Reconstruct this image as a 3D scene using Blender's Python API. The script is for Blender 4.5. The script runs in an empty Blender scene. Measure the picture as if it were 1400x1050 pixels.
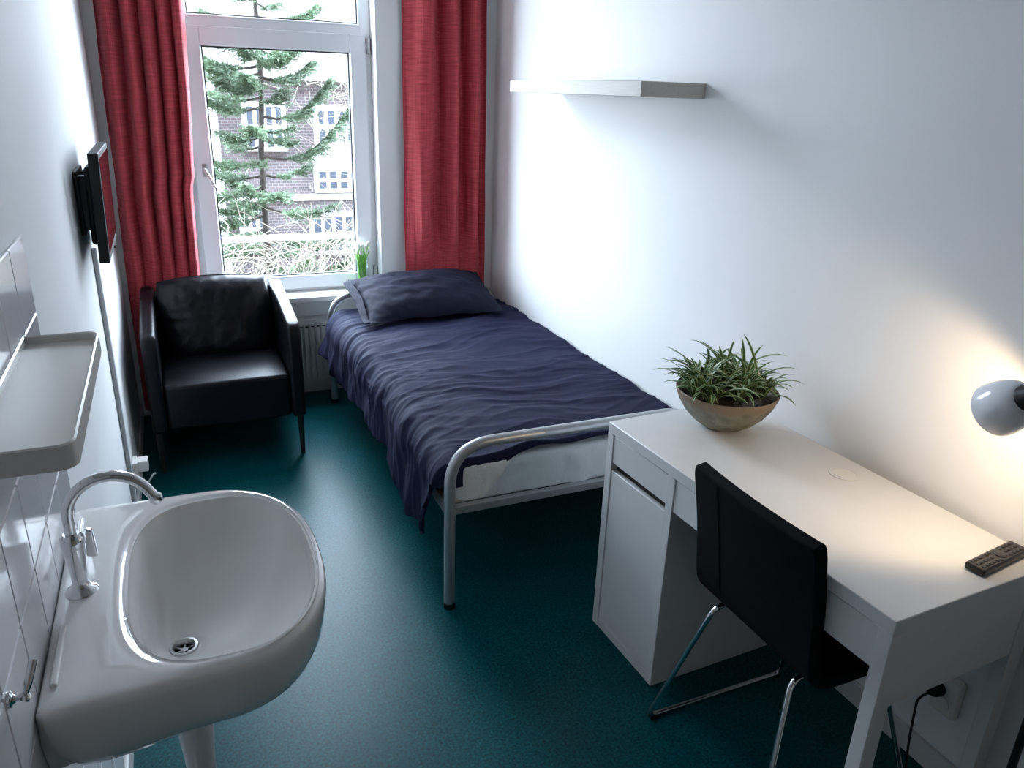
import bpy, bmesh, math, random
from math import sin, cos, pi, radians, sqrt, exp
from mathutils import Vector, Matrix, noise
random.seed(7)
scene = bpy.context.scene
COL = scene.collection

# ------------------------------------------------------------------ camera
H, YAW, PITCH, ROLL, FPX = 1.6997, 0.42064, 0.36497, 0.03480, 1049.85
Fv = Vector((sin(YAW)*cos(PITCH), cos(YAW)*cos(PITCH), -sin(PITCH)))
R0 = Vector((cos(YAW), -sin(YAW), 0)); U0 = R0.cross(Fv)
Rv = cos(ROLL)*R0 + sin(ROLL)*U0; Uv = -sin(ROLL)*R0 + cos(ROLL)*U0
cam_d = bpy.data.cameras.new('camera'); cam = bpy.data.objects.new('camera', cam_d); COL.objects.link(cam)
m3 = Matrix((Rv, Uv, -Fv)).transposed()
cam.matrix_world = Matrix.Translation((0, 0, H)) @ m3.to_4x4()
cam_d.sensor_fit = 'HORIZONTAL'; cam_d.sensor_width = 36; cam_d.lens = FPX*36/1400; cam_d.clip_start = .02
scene.camera = cam

# ------------------------------------------------------------------ world, exposure
world = bpy.data.worlds.new('overcast_sky'); scene.world = world; world.use_nodes = True
wn = world.node_tree.nodes; wl = world.node_tree.links
bg = wn['Background']
tc = wn.new('ShaderNodeTexCoord'); sp = wn.new('ShaderNodeSeparateXYZ'); rmp = wn.new('ShaderNodeValToRGB')
wl.new(tc.outputs['Generated'], sp.inputs[0]); wl.new(sp.outputs['Z'], rmp.inputs[0])
rmp.color_ramp.elements[0].position = 0.0; rmp.color_ramp.elements[0].color = (.76, .86, 1, 1)
rmp.color_ramp.elements[1].position = .8; rmp.color_ramp.elements[1].color = (.69, .81, 1, 1)
wl.new(rmp.outputs[0], bg.inputs[0]); bg.inputs[1].default_value = 35.0
vs = scene.view_settings
vs.view_transform = 'Standard'; vs.look = 'None'; vs.gamma = 1.0; vs.exposure = 0.0; vs.use_curve_mapping = False
pl = bpy.data.lights.new('window_portal', 'AREA'); pl.shape = 'RECTANGLE'; pl.size = .96; pl.size_y = 2.14
pl.cycles.is_portal = True
po = bpy.data.objects.new('window_portal', pl); COL.objects.link(po); po.location = (.585, 4.425, 1.66); po.rotation_euler = (-pi/2, 0, 0)

# ------------------------------------------------------------------ room measures (metres)
XL, XR, YB, YW, ZC = -0.27, 1.733, -1.20, 4.25, 3.0     # left wall, right wall, back wall, window wall, ceiling
WX0, WX1, WZ1 = 0.107, 1.064, 2.72                      # window opening
YF = 4.36                                               # room side of the window frame

# ------------------------------------------------------------------ materials
def mat(name, col, rough=.5, metal=0, var=0, vscale=8, bump=0, bscale=40, spec=.5, coat=0, trans=0, stretch=None, sheen=0, col2=None, detail=4):
    m = bpy.data.materials.new(name); m.use_nodes = True
    nt = m.node_tree; b = nt.nodes['Principled BSDF']
    b.inputs['Base Color'].default_value = (*col, 1); b.inputs['Roughness'].default_value = rough
    b.inputs['Metallic'].default_value = metal; b.inputs['Specular IOR Level'].default_value = spec
    b.inputs['Coat Weight'].default_value = coat; b.inputs['Transmission Weight'].default_value = trans
    b.inputs['Sheen Weight'].default_value = sheen
    t = nt.nodes.new('ShaderNodeTexCoord'); mp = nt.nodes.new('ShaderNodeMapping'); nt.links.new(t.outputs['Object'], mp.inputs[0])
    if stretch: mp.inputs['Scale'].default_value = stretch
    if var or col2:
        n = nt.nodes.new('ShaderNodeTexNoise'); n.inputs['Scale'].default_value = vscale; n.inputs['Detail'].default_value = detail
        nt.links.new(mp.outputs[0], n.inputs['Vector'])
        r = nt.nodes.new('ShaderNodeValToRGB'); nt.links.new(n.outputs['Fac'], r.inputs[0])
        c2 = col2 or tuple(min(1, c*(1+var)) for c in col); c1 = col if col2 else tuple(c*(1-var) for c in col)
        r.color_ramp.elements[0].position = .35; r.color_ramp.elements[1].position = .65
        r.color_ramp.elements[0].color = (*c1, 1); r.color_ramp.elements[1].color = (*c2, 1)
        nt.links.new(r.outputs[0], b.inputs['Base Color'])
    if bump:
        n2 = nt.nodes.new('ShaderNodeTexNoise'); n2.inputs['Scale'].default_value = bscale; n2.inputs['Detail'].default_value = 3
        nt.links.new(mp.outputs[0], n2.inputs['Vector'])
        bp = nt.nodes.new('ShaderNodeBump'); bp.inputs['Strength'].default_value = bump; bp.inputs['Distance'].default_value = .01
        nt.links.new(n2.outputs['Fac'], bp.inputs['Height']); nt.links.new(bp.outputs[0], b.inputs['Normal'])
    return m
MT = {}
MT['wall'] = mat('white_plaster', (.87, .87, .87), .75, var=.01, vscale=3, bump=.03, bscale=90)
MT['backwall'] = mat('bounce_dimming_brown', (.34, .27, .21), .5, var=.2, vscale=4, stretch=(12, 12, 1))  # made-up dark finish for the unseen wall, dulls bounce light into the room
MT['ceiling'] = mat('ceiling_paint', (.88, .88, .88), .8)
MT['tile'] = mat('glazed_white_tile', (.72, .72, .74), .12, var=.02, vscale=2)
MT['trim'] = mat('white_trim_paint', (.68, .68, .67), .45)
MT['duct'] = mat('grey_plastic_duct', (.55, .56, .57), .5)
MT['upvc'] = mat('white_window_plastic', (.87, .88, .90), .3)
MT['gasket'] = mat('black_rubber_gasket', (.01, .01, .01), .6)
MT['sill'] = mat('white_sill_paint', (.80, .80, .78), .3)
MT['chrome'] = mat('chrome', (.75, .75, .76), .12, 1)
MT['satin'] = mat('satin_steel', (.5, .5, .5), .33, 1, bump=.03, bscale=200)
MT['bedtube'] = mat('silver_painted_steel', (.48, .49, .51), .38, .75)
MT['dark'] = mat('cavity_shade_black', (.008, .008, .008), .8)  # near-black colour stands for the shade inside holes and slots
MT['ceramic'] = mat('white_vitreous_china', (.84, .82, .80), .08, coat=.6)
MT['cream'] = mat('cream_plastic', (.78, .75, .70), .3)
MT['whiteplastic'] = mat('white_plastic', (.75, .75, .74), .35)
MT['red'] = None
MT['leather'] = mat('black_leather', (.0045, .0045, .0075), .36, bump=.12, bscale=160, spec=.26)
MT['blackmetal'] = mat('black_metal', (.012, .012, .012), .4)
MT['blackplastic'] = mat('black_plastic', (.010, .010, .011), .5, spec=.3)
MT['glossblack'] = mat('glossy_black_screen', (.006, .006, .007), .05)
MT['navy'] = mat('navy_cotton', (.0075, .010, .036), .8, var=.12, vscale=30, bump=.15, bscale=500, sheen=.0, spec=.2)
MT['pillow'] = mat('navy_pillow_cotton', (.0050, .0066, .020), .8, var=.12, vscale=30, bump=.15, bscale=500, sheen=.0, spec=.2)
MT['sheet'] = mat('white_sheet', (.66, .70, .70), .9, var=.03, vscale=20, bump=.2, bscale=120)
MT['desk'] = mat('white_foil_board', (.74, .735, .73), .38, var=.01, vscale=20)
MT['chairfabric'] = mat('black_wool_fabric', (.005, .005, .0075), .95, var=.2, vscale=200, bump=.3, bscale=600, sheen=.0, spec=.12)
MT['shelf'] = mat('pale_wood_foil', (.58, .55, .50), .45, var=.05, vscale=6, stretch=(20, 2, 30))
MT['radiator'] = mat('radiator_enamel', (.62, .62, .60), .35)
MT['soil'] = mat('dark_potting_soil', (.035, .022, .015), .95, var=.5, vscale=60, bump=1, bscale=80)
MT['wrap'] = None
MT['bulbwhite'] = mat('opal_lamp_shade', (.88, .89, .92), .18, coat=.4)
MT['rubber'] = mat('remote_rubber', (.045, .045, .047), .6)
MT['remote'] = mat('remote_body', (.016, .012, .010), .3)
MT['bark'] = mat('fir_bark', (.06, .048, .042), .9, var=.4, vscale=12, bump=.5, bscale=20)
MT['twig'] = mat('pale_bare_twigs', (.26, .23, .185), .9, var=.4, vscale=3)
MT['needles'] = mat('fir_needles', (.085, .135, .07), .7, var=.5, vscale=2)
MT['ground'] = mat('garden_ground', (.07, .08, .05), .95, var=.4, vscale=1.5)
MT['farwhite'] = mat('white_painted_joinery', (.66, .66, .66), .6)
MT['farpane'] = mat('dark_far_window_glass', (.05, .06, .08), .15)
MT['farstucco'] = mat('pale_render', (.55, .54, .54), .85, var=.05, vscale=2)
MT['stem'] = mat('tulip_stem_green', (.24, .50, .09), .5, var=.3, vscale=30)
MT['bloom'] = mat('white_tulip_petal', (.85, .85, .78), .5)
MT['roof'] = mat('dark_roof_tiles', (.12, .10, .10), .8, var=.3, vscale=6)

def floor_mat():
    m = bpy.data.materials.new('teal_marbled_linoleum'); m.use_nodes = True
    nt = m.node_tree; b = nt.nodes['Principled BSDF']
    t = nt.nodes.new('ShaderNodeTexCoord')
    n1 = nt.nodes.new('ShaderNodeTexNoise'); n1.inputs['Scale'].default_value = 130; n1.inputs['Detail'].default_value = 6
    n2 = nt.nodes.new('ShaderNodeTexNoise'); n2.inputs['Scale'].default_value = 5; n2.inputs['Detail'].default_value = 5
    nt.links.new(t.outputs['Object'], n1.inputs[0]); nt.links.new(t.outputs['Object'], n2.inputs[0])
    r = nt.nodes.new('ShaderNodeValToRGB'); nt.links.new(n1.outputs['Fac'], r.inputs[0])
    e = r.color_ramp.elements
    e[0].position = .33; e[0].color = (.000, .042, .050, 1); e[1].position = .62; e[1].color = (.000, .118, .138, 1)
    k = e.new(.76); k.color = (.02, .19, .17, 1)
    mx = nt.nodes.new('ShaderNodeMixRGB'); mx.blend_type = 'MULTIPLY'; mx.inputs[0].default_value = .5
    nt.links.new(r.outputs[0], mx.inputs[1]); nt.links.new(n2.outputs['Fac'], mx.inputs[2]); nt.links.new(mx.outputs[0], b.inputs['Base Color'])
    b.inputs['Roughness'].default_value = .36; b.inputs['Specular IOR Level'].default_value = .15
    bp = nt.nodes.new('ShaderNodeBump'); bp.inputs['Strength'].default_value = .08; bp.inputs['Distance'].default_value = .004
    nt.links.new(n1.outputs['Fac'], bp.inputs['Height']); nt.links.new(bp.outputs[0], b.inputs['Normal'])
    return m
MT['floor'] = floor_mat()

def curtain_mat():
    m = bpy.data.materials.new('red_slub_weave'); m.use_nodes = True
    nt = m.node_tree; b = nt.nodes['Principled BSDF']; out = nt.nodes['Material Output']
    t = nt.nodes.new('ShaderNodeTexCoord')
    def streak(sc):
        mp = nt.nodes.new('ShaderNodeMapping'); mp.inputs['Scale'].default_value = sc; nt.links.new(t.outputs['UV'], mp.inputs[0])
        n = nt.nodes.new('ShaderNodeTexNoise'); n.inputs['Scale'].default_value = 1; n.inputs['Detail'].default_value = 3
        nt.links.new(mp.outputs[0], n.inputs[0]); return n
    a = streak((8, 330, 1)); c = streak((260, 5, 1))
    ad = nt.nodes.new('ShaderNodeMath'); ad.operation = 'ADD'
    nt.links.new(a.outputs['Fac'], ad.inputs[0]); nt.links.new(c.outputs['Fac'], ad.inputs[1])
    r = nt.nodes.new('ShaderNodeValToRGB'); nt.links.new(ad.outputs[0], r.inputs[0])
    hf = nt.nodes.new('ShaderNodeMath'); hf.operation = 'MULTIPLY'; hf.inputs[1].default_value = .5
    nt.links.new(ad.outputs[0], hf.inputs[0]); nt.links.new(hf.outputs[0], r.inputs[0])
    e = r.color_ramp.elements
    e[0].position = .36; e[0].color = (.34, .016, .028, 1); e[1].position = .66; e[1].color = (.68, .085, .105, 1)
    nt.links.new(r.outputs[0], b.inputs['Base Color']); b.inputs['Roughness'].default_value = .75; b.inputs['Sheen Weight'].default_value = .1
    bp = nt.nodes.new('ShaderNodeBump'); bp.inputs['Strength'].default_value = .25; bp.inputs['Distance'].default_value = .004
    nt.links.new(hf.outputs[0], bp.inputs['Height']); nt.links.new(bp.outputs[0], b.inputs['Normal'])
    tr = nt.nodes.new('ShaderNodeBsdfTranslucent'); nt.links.new(r.outputs[0], tr.inputs[0])
    mx = nt.nodes.new('ShaderNodeMixShader'); mx.inputs[0].default_value = .10
    nt.links.new(b.outputs[0], mx.inputs[1]); nt.links.new(tr.outputs[0], mx.inputs[2]); nt.links.new(mx.outputs[0], out.inputs[0])
    return m
MT['red'] = curtain_mat()

def glass_mat(name, tint=(1, 1, 1), refl=1.0, rough=.0):
    m = bpy.data.materials.new(name); m.use_nodes = True
    nt = m.node_tree; nt.nodes.remove(nt.nodes['Principled BSDF']); out = nt.nodes['Material Output']
    tr = nt.nodes.new('ShaderNodeBsdfTransparent'); tr.inputs[0].default_value = (*tint, 1)
    gl = nt.nodes.new('ShaderNodeBsdfGlossy'); gl.inputs['Roughness'].default_value = rough
    fr = nt.nodes.new('ShaderNodeFresnel'); ge = nt.nodes.new('ShaderNodeNewGeometry'); io = nt.nodes.new('ShaderNodeMath')   # same index on both faces of a thin pane
    io.operation = 'MULTIPLY_ADD'; io.inputs[1].default_value = 1/1.45-1.45; io.inputs[2].default_value = 1.45
    nt.links.new(ge.outputs['Backfacing'], io.inputs[0]); nt.links.new(io.outputs[0], fr.inputs[0])
    mu = nt.nodes.new('ShaderNodeMath'); mu.operation = 'MULTIPLY'; mu.inputs[1].default_value = refl
    mx = nt.nodes.new('ShaderNodeMixShader')
    nt.links.new(fr.outputs[0], mu.inputs[0]); nt.links.new(mu.outputs[0], mx.inputs[0])
    nt.links.new(tr.outputs[0], mx.inputs[1]); nt.links.new(gl.outputs[0], mx.inputs[2]); nt.links.new(mx.outputs[0], out.inputs[0])
    return m
MT['glass'] = glass_mat('window_glass', (.97, .985, .98))
MT['vaseglass'] = glass_mat('vase_glass', (.93, .97, .96), 1.2)
MT['wrap'] = glass_mat('crumpled_clear_film', (.8, .78, .74), 1.6, .15)

def leaf_mat():
    m = bpy.data.materials.new('striped_spider_plant_leaf'); m.use_nodes = True
    nt = m.node_tree; b = nt.nodes['Principled BSDF']
    t = nt.nodes.new('ShaderNodeTexCoord'); s = nt.nodes.new('ShaderNodeSeparateXYZ'); nt.links.new(t.outputs['UV'], s.inputs[0])
    r = nt.nodes.new('ShaderNodeValToRGB'); nt.links.new(s.outputs[0], r.inputs[0])
    e = r.color_ramp.elements
    e[0].position = 0; e[0].color = (.50, .58, .32, 1); e[1].position = 1; e[1].color = (.50, .58, .32, 1)
    for p, c in ((.14, (.50, .58, .32, 1)), (.2, (.05, .14, .025, 1)), (.8, (.05, .14, .025, 1)), (.86, (.50, .58, .32, 1))):
        k = e.new(p); k.color = c
    nt.links.new(r.outputs[0], b.inputs['Base Color']); b.inputs['Roughness'].default_value = .4
    return m
MT['leaf'] = leaf_mat()

def bowl_mat():
    m = mat('weathered_stoneware', (.23, .22, .16), .6, var=.3, vscale=25, bump=.25, bscale=60)
    nt = m.node_tree; b = nt.nodes['Principled BSDF']
    src = b.inputs['Base Color'].links[0].from_socket
    t = nt.nodes.new('ShaderNodeTexCoord'); s = nt.nodes.new('ShaderNodeSeparateXYZ'); nt.links.new(t.outputs['Object'], s.inputs[0])
    n = nt.nodes.new('ShaderNodeTexNoise'); n.inputs['Scale'].default_value = 14; nt.links.new(t.outputs['Object'], n.inputs[0])
    ma = nt.nodes.new('ShaderNodeMath'); ma.operation = 'MULTIPLY_ADD'; ma.inputs[1].default_value = .03
    nt.links.new(n.outputs['Fac'], ma.inputs[0]); nt.links.new(s.outputs[2], ma.inputs[2])
    r = nt.nodes.new('ShaderNodeValToRGB'); nt.links.new(ma.outputs[0], r.inputs[0])
    r.color_ramp.elements[0].position = .105; r.color_ramp.elements[0].color = (0, 0, 0, 1)
    r.color_ramp.elements[1].position = .112; r.color_ramp.elements[1].color = (1, 1, 1, 1)
    mx = nt.nodes.new('ShaderNodeMixRGB'); mx.inputs[2].default_value = (.25, .185, .125, 1)
    nt.links.new(r.outputs[0], mx.inputs[0]); nt.links.new(src, mx.inputs[1]); nt.links.new(mx.outputs[0], b.inputs['Base Color'])
    return m
MT['bowl'] = bowl_mat()

def brick_mat():
    m = bpy.data.materials.new('far_brickwork'); m.use_nodes = True
    nt = m.node_tree; b = nt.nodes['Principled BSDF']
    t = nt.nodes.new('ShaderNodeTexCoord'); mp = nt.nodes.new('ShaderNodeMapping'); mp.inputs['Rotation'].default_value = (pi/2, 0, 0)
    nt.links.new(t.outputs['Object'], mp.inputs[0])
    br = nt.nodes.new('ShaderNodeTexBrick'); br.inputs['Scale'].default_value = 4.5
    br.inputs['Color1'].default_value = (.105, .075, .078, 1); br.inputs['Color2'].default_value = (.07, .052, .058, 1); br.inputs['Mortar'].default_value = (.16, .15, .15, 1)
    br.inputs['Mortar Size'].default_value = .025
    nt.links.new(mp.outputs[0], br.inputs['Vector']); nt.links.new(br.outputs[0], b.inputs['Base Color']); b.inputs['Roughness'].default_value = .9
    return m
MT['brick'] = brick_mat()

# ------------------------------------------------------------------ mesh helpers
class MB:
    def __init__(s): s.v = []; s.f = []; s.uv = None; s.bev = False
    def add(s, v, f):
        o = len(s.v); s.v += [tuple(p) for p in v]; s.f += [tuple(i+o for i in q) for q in f]; return s
    def box(s, x0, x1, y0, y1, z0, z1, bev=0, seg=2):
        if bev:
            s.bev = True; bm = bmesh.new(); bmesh.ops.create_cube(bm, size=1)
            for v in bm.verts: v.co = Vector(((x0+x1)/2+v.co.x*(x1-x0), (y0+y1)/2+v.co.y*(y1-y0), (z0+z1)/2+v.co.z*(z1-z0)))
            bmesh.ops.bevel(bm, geom=bm.edges[:], offset=bev, segments=seg, affect='EDGES', profile=.5)
            bm.verts.index_update(); r = s.add([v.co[:] for v in bm.verts], [[v.index for v in f.verts] for f in bm.faces]); bm.free(); return r
        v = [(x, y, z) for x in (x0, x1) for y in (y0, y1) for z in (z0, z1)]
        return s.add(v, [(0, 1, 3, 2), (4, 6, 7, 5), (0, 4, 5, 1), (2, 3, 7, 6), (0, 2, 6, 4), (1, 5, 7, 3)])
    def prism(s, poly, axis, a0, a1, bev=0, seg=3):
        # poly: 2-D points in the two other axes, extruded along axis
        bm = bmesh.new()
        def P(p, a):
            return {'x': (a, p[0], p[1]), 'y': (p[0], a, p[1]), 'z': (p[0], p[1], a)}[axis]
        A = [bm.verts.new(P(p, a0)) for p in poly]; B = [bm.verts.new(P(p, a1)) for p in poly]
        n = len(poly); bm.faces.new(A); bm.faces.new(B[::-1])
        for i in range(n): bm.faces.new((A[i], B[i], B[(i+1) % n], A[(i+1) % n]))
        bmesh.ops.recalc_face_normals(bm, faces=bm.faces[:])
        if bev: s.bev = True; bmesh.ops.bevel(bm, geom=bm.edges[:], offset=bev, segments=seg, affect='EDGES', profile=.5)
        bm.verts.index_update(); s.add([v.co[:] for v in bm.verts], [[v.index for v in f.verts] for f in bm.faces]); bm.free(); return s
    def tube(s, path, r, n=10, closed=False, caps=True):
        path = [Vector(p) for p in path]; m = len(path); rs = r if isinstance(r, (list, tuple)) else [r]*m
        rings = []; up = None
        for i, p in enumerate(path):
            a = path[(i-1) % m] if (closed or i > 0) else p; b = path[(i+1) % m] if (closed or i < m-1) else p
            t = (b-a).normalized()
            if up is None:
                up = Vector((0, 0, 1)) if abs(t.z) < .9 else Vector((1, 0, 0))
            side = t.cross(up)
            if side.length < 1e-5: side = t.orthogonal()
            side.normalize(); up = side.cross(t).normalized()
            rings.append([p + rs[i]*(cos(2*pi*k/n)*side + sin(2*pi*k/n)*up) for k in range(n)])
        v = [q for ring in rings for q in ring]; f = []
        for i in range(m if closed else m-1):
            j = (i+1) % m
            for k in range(n): f.append((i*n+k, i*n+(k+1) % n, j*n+(k+1) % n, j*n+k))
        if caps and not closed: f.append(tuple(range(n))[::-1]); f.append(tuple((m-1)*n+k for k in range(n)))
        return s.add(v, f)
    def lathe(s, prof, n=32, c=(0, 0, 0), mtx=None, caps=True):
        v = []; f = []
        for r, z in prof:
            for k in range(n): v.append(Vector((r*cos(2*pi*k/n), r*sin(2*pi*k/n), z)))
        m = len(prof)
        for i in range(m-1):
            for k in range(n): f.append((i*n+k, i*n+(k+1) % n, (i+1)*n+(k+1) % n, (i+1)*n+k))
        if caps and prof[0][0] > 1e-6: f.append(tuple(range(n))[::-1])
        if caps and prof[-1][0] > 1e-6: f.append(tuple((m-1)*n+k for k in range(n)))
        if mtx is not None: v = [mtx @ q for q in v]
        return s.add([q+Vector(c) for q in v], f)
    def grid(s, fn, nu, nv, wrapu=False):
        v = [fn(i/(nu if wrapu else nu-1), j/(nv-1)) for j in range(nv) for i in range(nu)]; f = []
        for j in range(nv-1):
            for i in range(nu if wrapu else nu-1):
                f.append((j*nu+i, j*nu+(i+1) % nu, (j+1)*nu+(i+1) % nu, (j+1)*nu+i))
        if not wrapu: s.uv = [(i/(nu-1), j/(nv-1)) for j in range(nv) for i in range(nu)]
        return s.add(v, f)
    def mesh(s, name, m, ang=40, fix=True):
        me = bpy.data.meshes.new(name); me.from_pydata(s.v, [], s.f); me.update()
        if fix:
            bm = bmesh.new(); bm.from_mesh(me); bmesh.ops.recalc_face_normals(bm, faces=bm.faces[:]); bm.to_mesh(me); bm.free()
        if s.uv and len(s.uv) == len(s.v):
            u = me.uv_layers.new(name='UVMap')
            for l in me.loops: u.data[l.index].uv = s.uv[l.vertex_index]
        me.polygons.foreach_set('use_smooth', [True]*len(me.polygons)); me.set_sharp_from_angle(angle=radians(ang))
        me.materials.append(m if not isinstance(m, str) else MT[m]); return me
    def build(s, name, m, parent=None, ang=40, fix=True):
        o = bpy.data.objects.new(name, s.mesh(name, m, ang, fix)); COL.objects.link(o)
        if parent: o.parent = parent
        if s.bev:
            w = o.modifiers.new('weighted_normals', 'WEIGHTED_NORMAL'); w.weight = 100; w.keep_sharp = True
        return o
def tag(o, label=None, cat=None, group=None, kind=None):
    if label: o['label'] = label
    if cat: o['category'] = cat
    if group: o['group'] = group
    if kind: o['kind'] = kind
    return o
def thing(name, label, cat, loc=(0, 0, 0), rz=0, group=None, kind=None):
    o = bpy.data.objects.new(name, None); COL.objects.link(o); o.location = loc; o.rotation_euler = (0, 0, rz); o.empty_display_size = .05
    return tag(o, label, cat, group, kind)
def inst(name, me, parent, loc=(0, 0, 0), rot=(0, 0, 0), scale=(1, 1, 1)):
    o = bpy.data.objects.new(name, me); COL.objects.link(o); o.parent = parent; o.location = loc; o.rotation_euler = rot; o.scale = scale; return o
def struct(name, mb, m, parent=None):
    o = mb.build(name, m, parent)
    if not parent: o['kind'] = 'structure'
    return o
def arc(c, r, a0, a1, n, ax1, ax2):
    ax1, ax2, c = Vector(ax1), Vector(ax2), Vector(c)
    return [c + r*cos(a0+(a1-a0)*i/n)*ax1 + r*sin(a0+(a1-a0)*i/n)*ax2 for i in range(n+1)]
def rounded(path, rad, n=6, closed=False):
    # polyline with rounded corners
    P = [Vector(p) for p in path]; out = []; m = len(P)
    for i in range(m):
        if not closed and i in (0, m-1): out.append(P[i]); continue
        a, b, c = P[(i-1) % m], P[i], P[(i+1) % m]
        u, w = (a-b), (c-b); r = min(rad, u.length*.49, w.length*.49); u.normalize(); w.normalize()
        for k in range(n+1):
            t = k/n; p0 = b+u*r; p2 = b+w*r
            out.append((1-t)**2*p0 + 2*t*(1-t)*b + t*t*p2)
    return out
def fbm(x, y, z=0, o=3):
    return noise.fractal(Vector((x, y, z)), 1.0, 2.0, o)
def sstep(a, b, x):
    t = max(0, min(1, (x-a)/(b-a))); return t*t*(3-2*t)

# ------------------------------------------------------------------ room shell
struct('floor', MB().box(XL-.15, XR+.15, YB-.15, 4.41, -.15, 0), 'floor')
struct('ceiling', MB().box(XL-.15, XR+.15, YB-.15, 4.41, ZC, ZC+.15), 'ceiling')
wl_ = struct('wall_left', MB().box(XL-.15, XL, YB-.15, 4.41, 0, ZC), 'wall')
struct('wall_right', MB().box(XR, XR+.15, YB-.15, 4.41, 0, ZC), 'wall')
struct('wall_back', MB().box(XL, XR, YB-.15, YB, 0, ZC), 'backwall')
struct('wall_window', MB().box(XL, WX0, YW, 4.41, 0, ZC).box(WX1, XR, YW, 4.41, 0, ZC).box(WX0, WX1, YW, 4.41, WZ1, ZC).box(WX0, WX1, 4.335, 4.41, 0, .575), 'wall')
struct('baseboard_right', MB().box(XR-.014, XR, YB, YW, 0, .075, .004), 'trim')
struct('baseboard_window', MB().box(WX1, XR, YW-.012, YW, 0, .075, .003).box(WX0, WX1, 4.323, 4.335, 0, .075, .003), 'trim')
struct('baseboard_left', MB().box(XL, XL+.012, 1.70, YW, 0, .075, .004), 'trim')
struct('trim_1', MB().box(XL, XL+.016, 3.0, 3.03, .076, 1.14, .003), 'duct')
# glazed tiles around the washbasin
tile_me = MB().box(0, .007, -.0735, .0735, -.0735, .0735, .002, 1).mesh('tile', 'tile', 20)
for c in range(10):
    for r in range(10):
        inst('tile', tile_me, wl_, (XL, 1.69-.075-.15*c, 1.417-.075-.15*r))

# ------------------------------------------------------------------ window
win = thing('window_1', None, None, (0, 0, 0), kind='structure')
def frame_mb(x0, x1, z0, z1, w, y0, y1, bev=.005, wb=None, wt=None):
    wb = wb or w; wt = wt or w
    return MB().box(x0, x0+w, y0, y1, z0, z1, bev).box(x1-w, x1, y0, y1, z0, z1, bev).box(x0+w-.001, x1-w+.001, y0, y1, z0, z0+wb, bev).box(x0+w-.001, x1-w+.001, y0, y1, z1-wt, z1, bev)
frame_mb(WX0, WX1, .600, WZ1, .055, YF, YF+.05).box(WX0+.05, WX1-.05, YF, YF+.05, 1.915, 1.985, .005).build('outer_frame', 'upvc', win)
sash = frame_mb(.135, 1.036, .618, 1.945, .085, YF-.018, YF+.045, .007, .075, .085).build('sash', 'upvc', win)
frame_mb(.212, .960, .680, 1.868, .012, YF-.006, YF+.02, .003).build('glazing_bead', 'upvc', sash)
frame_mb(.2235, .9485, .6915, 1.8565, .007, YF+.004, YF+.028, 0).build('gasket', 'gasket', sash)
MB().box(.22, .952, YF+.024, YF+.03, .688, 1.86).build('pane', 'glass', sash)
hd = MB().box(.168, .190, YF-.028, YF-.018, 1.235, 1.30, .004)
hd.tube(rounded([(.179, YF-.02, 1.275), (.179, YF-.06, 1.275), (.222, YF-.066, 1.185)], .012), .008, 10)
hd.build('handle', 'satin', sash)
MB().box(1.036, 1.056, YF-.03, YF-.002, 1.855, 1.93, .004).build('hinge', 'satin', sash)
MB().box(1.036, 1.056, YF-.03, YF-.002, .66, .73, .004).build('hinge', 'satin', sash)
frame_mb(.160, 1.013, 1.983, 2.668, .012, YF-.004, YF+.03, .003).build('upper_glazing_bead', 'upvc', win)
frame_mb(.1715, 1.0015, 1.9945, 2.6565, .007, YF+.01, YF+.038, 0).build('upper_gasket', 'gasket', win)
MB().box(.168, 1.005, YF+.034, YF+.04, 1.99, 2.66).build('upper_pane', 'glass', win)
MB().box(WX0-.03, WX1+.03, YW-.045, YW-.001, .572, .602, .006).box(WX0, WX1, YW-.01, YF+.02, .572, .602, .002).build('sill', 'sill', win)

# radiator in the niche under the sill
rad = thing('radiator', 'white ribbed panel radiator under the window sill', 'radiator', (.585, 4.285, 0))
rp = MB()
for i in range(27):
    x = -.42 + i*.0315
    rp.box(x, x+.022, -.042, -.030, .10, .44, .005)
rp.box(-.43, .43, -.032, -.018, .075, .455, .004)
rp.build('front_panel', 'radiator', rad)
MB().box(-.43, .43, .02, .034, .075, .455, .004).build('rear_panel', 'radiator', rad)
MB().box(-.435, .435, -.034, .036, .450, .462, .003).build('top_cover', 'radiator', rad)
sl = MB()
for i in range(26): sl.box(-.41+i*.0315, -.393+i*.0315, -.0435, -.0415, .418, .425)
sl.build('grille_slot_shade', 'dark', rad)  # black strips laid on the panel as the shade in its slots
for sx in (-.36, .36): MB().box(sx-.012, sx+.012, -.02, .02, 0, .08, .003).build('bracket_foot', 'radiator', rad)

# ------------------------------------------------------------------ curtains
def curtain(name, label, xl, xr, z0, z1, yc, amp, pleats, ph, warp):
    def fn(u, v):
        z = z0+(z1-z0)*v
        uw = warp(u)
        w = xr(z)-xl(z)
        a = 2*pi*(pleats*uw) + ph + .5*fbm(u*3, z*.8, ph) + .35*sin(z*1.6+u*5)
        am = amp*(.85+.3*fbm(u*4, z*.5, ph+3))*(.38+.62*sstep(.72, 1.0, z))
        x = xl(z)+w*u + .012*cos(a)*(.5+.5*v) + .006*fbm(u*6, z*2, 1)
        y = yc + am*sin(a) + .25*am*sin(2*a+z) + .004*fbm(u*18, z*3, 5)
        return (x, y, z)
    mb = MB().grid(fn, 190, 60)
    o = mb.build(name, 'red', None, 80)
    s = o.modifiers.new('thickness', 'SOLIDIFY'); s.thickness = .0025
    return tag(o, label, 'curtain')
def lerpz(pts):
    def g(z):
        if z <= pts[0][0]: return pts[0][1]
        for (a, p), (b, q) in zip(pts, pts[1:]):
            if z <= b: return p+(q-p)*(z-a)/(b-a)
        return pts[-1][1]
    return g
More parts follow.
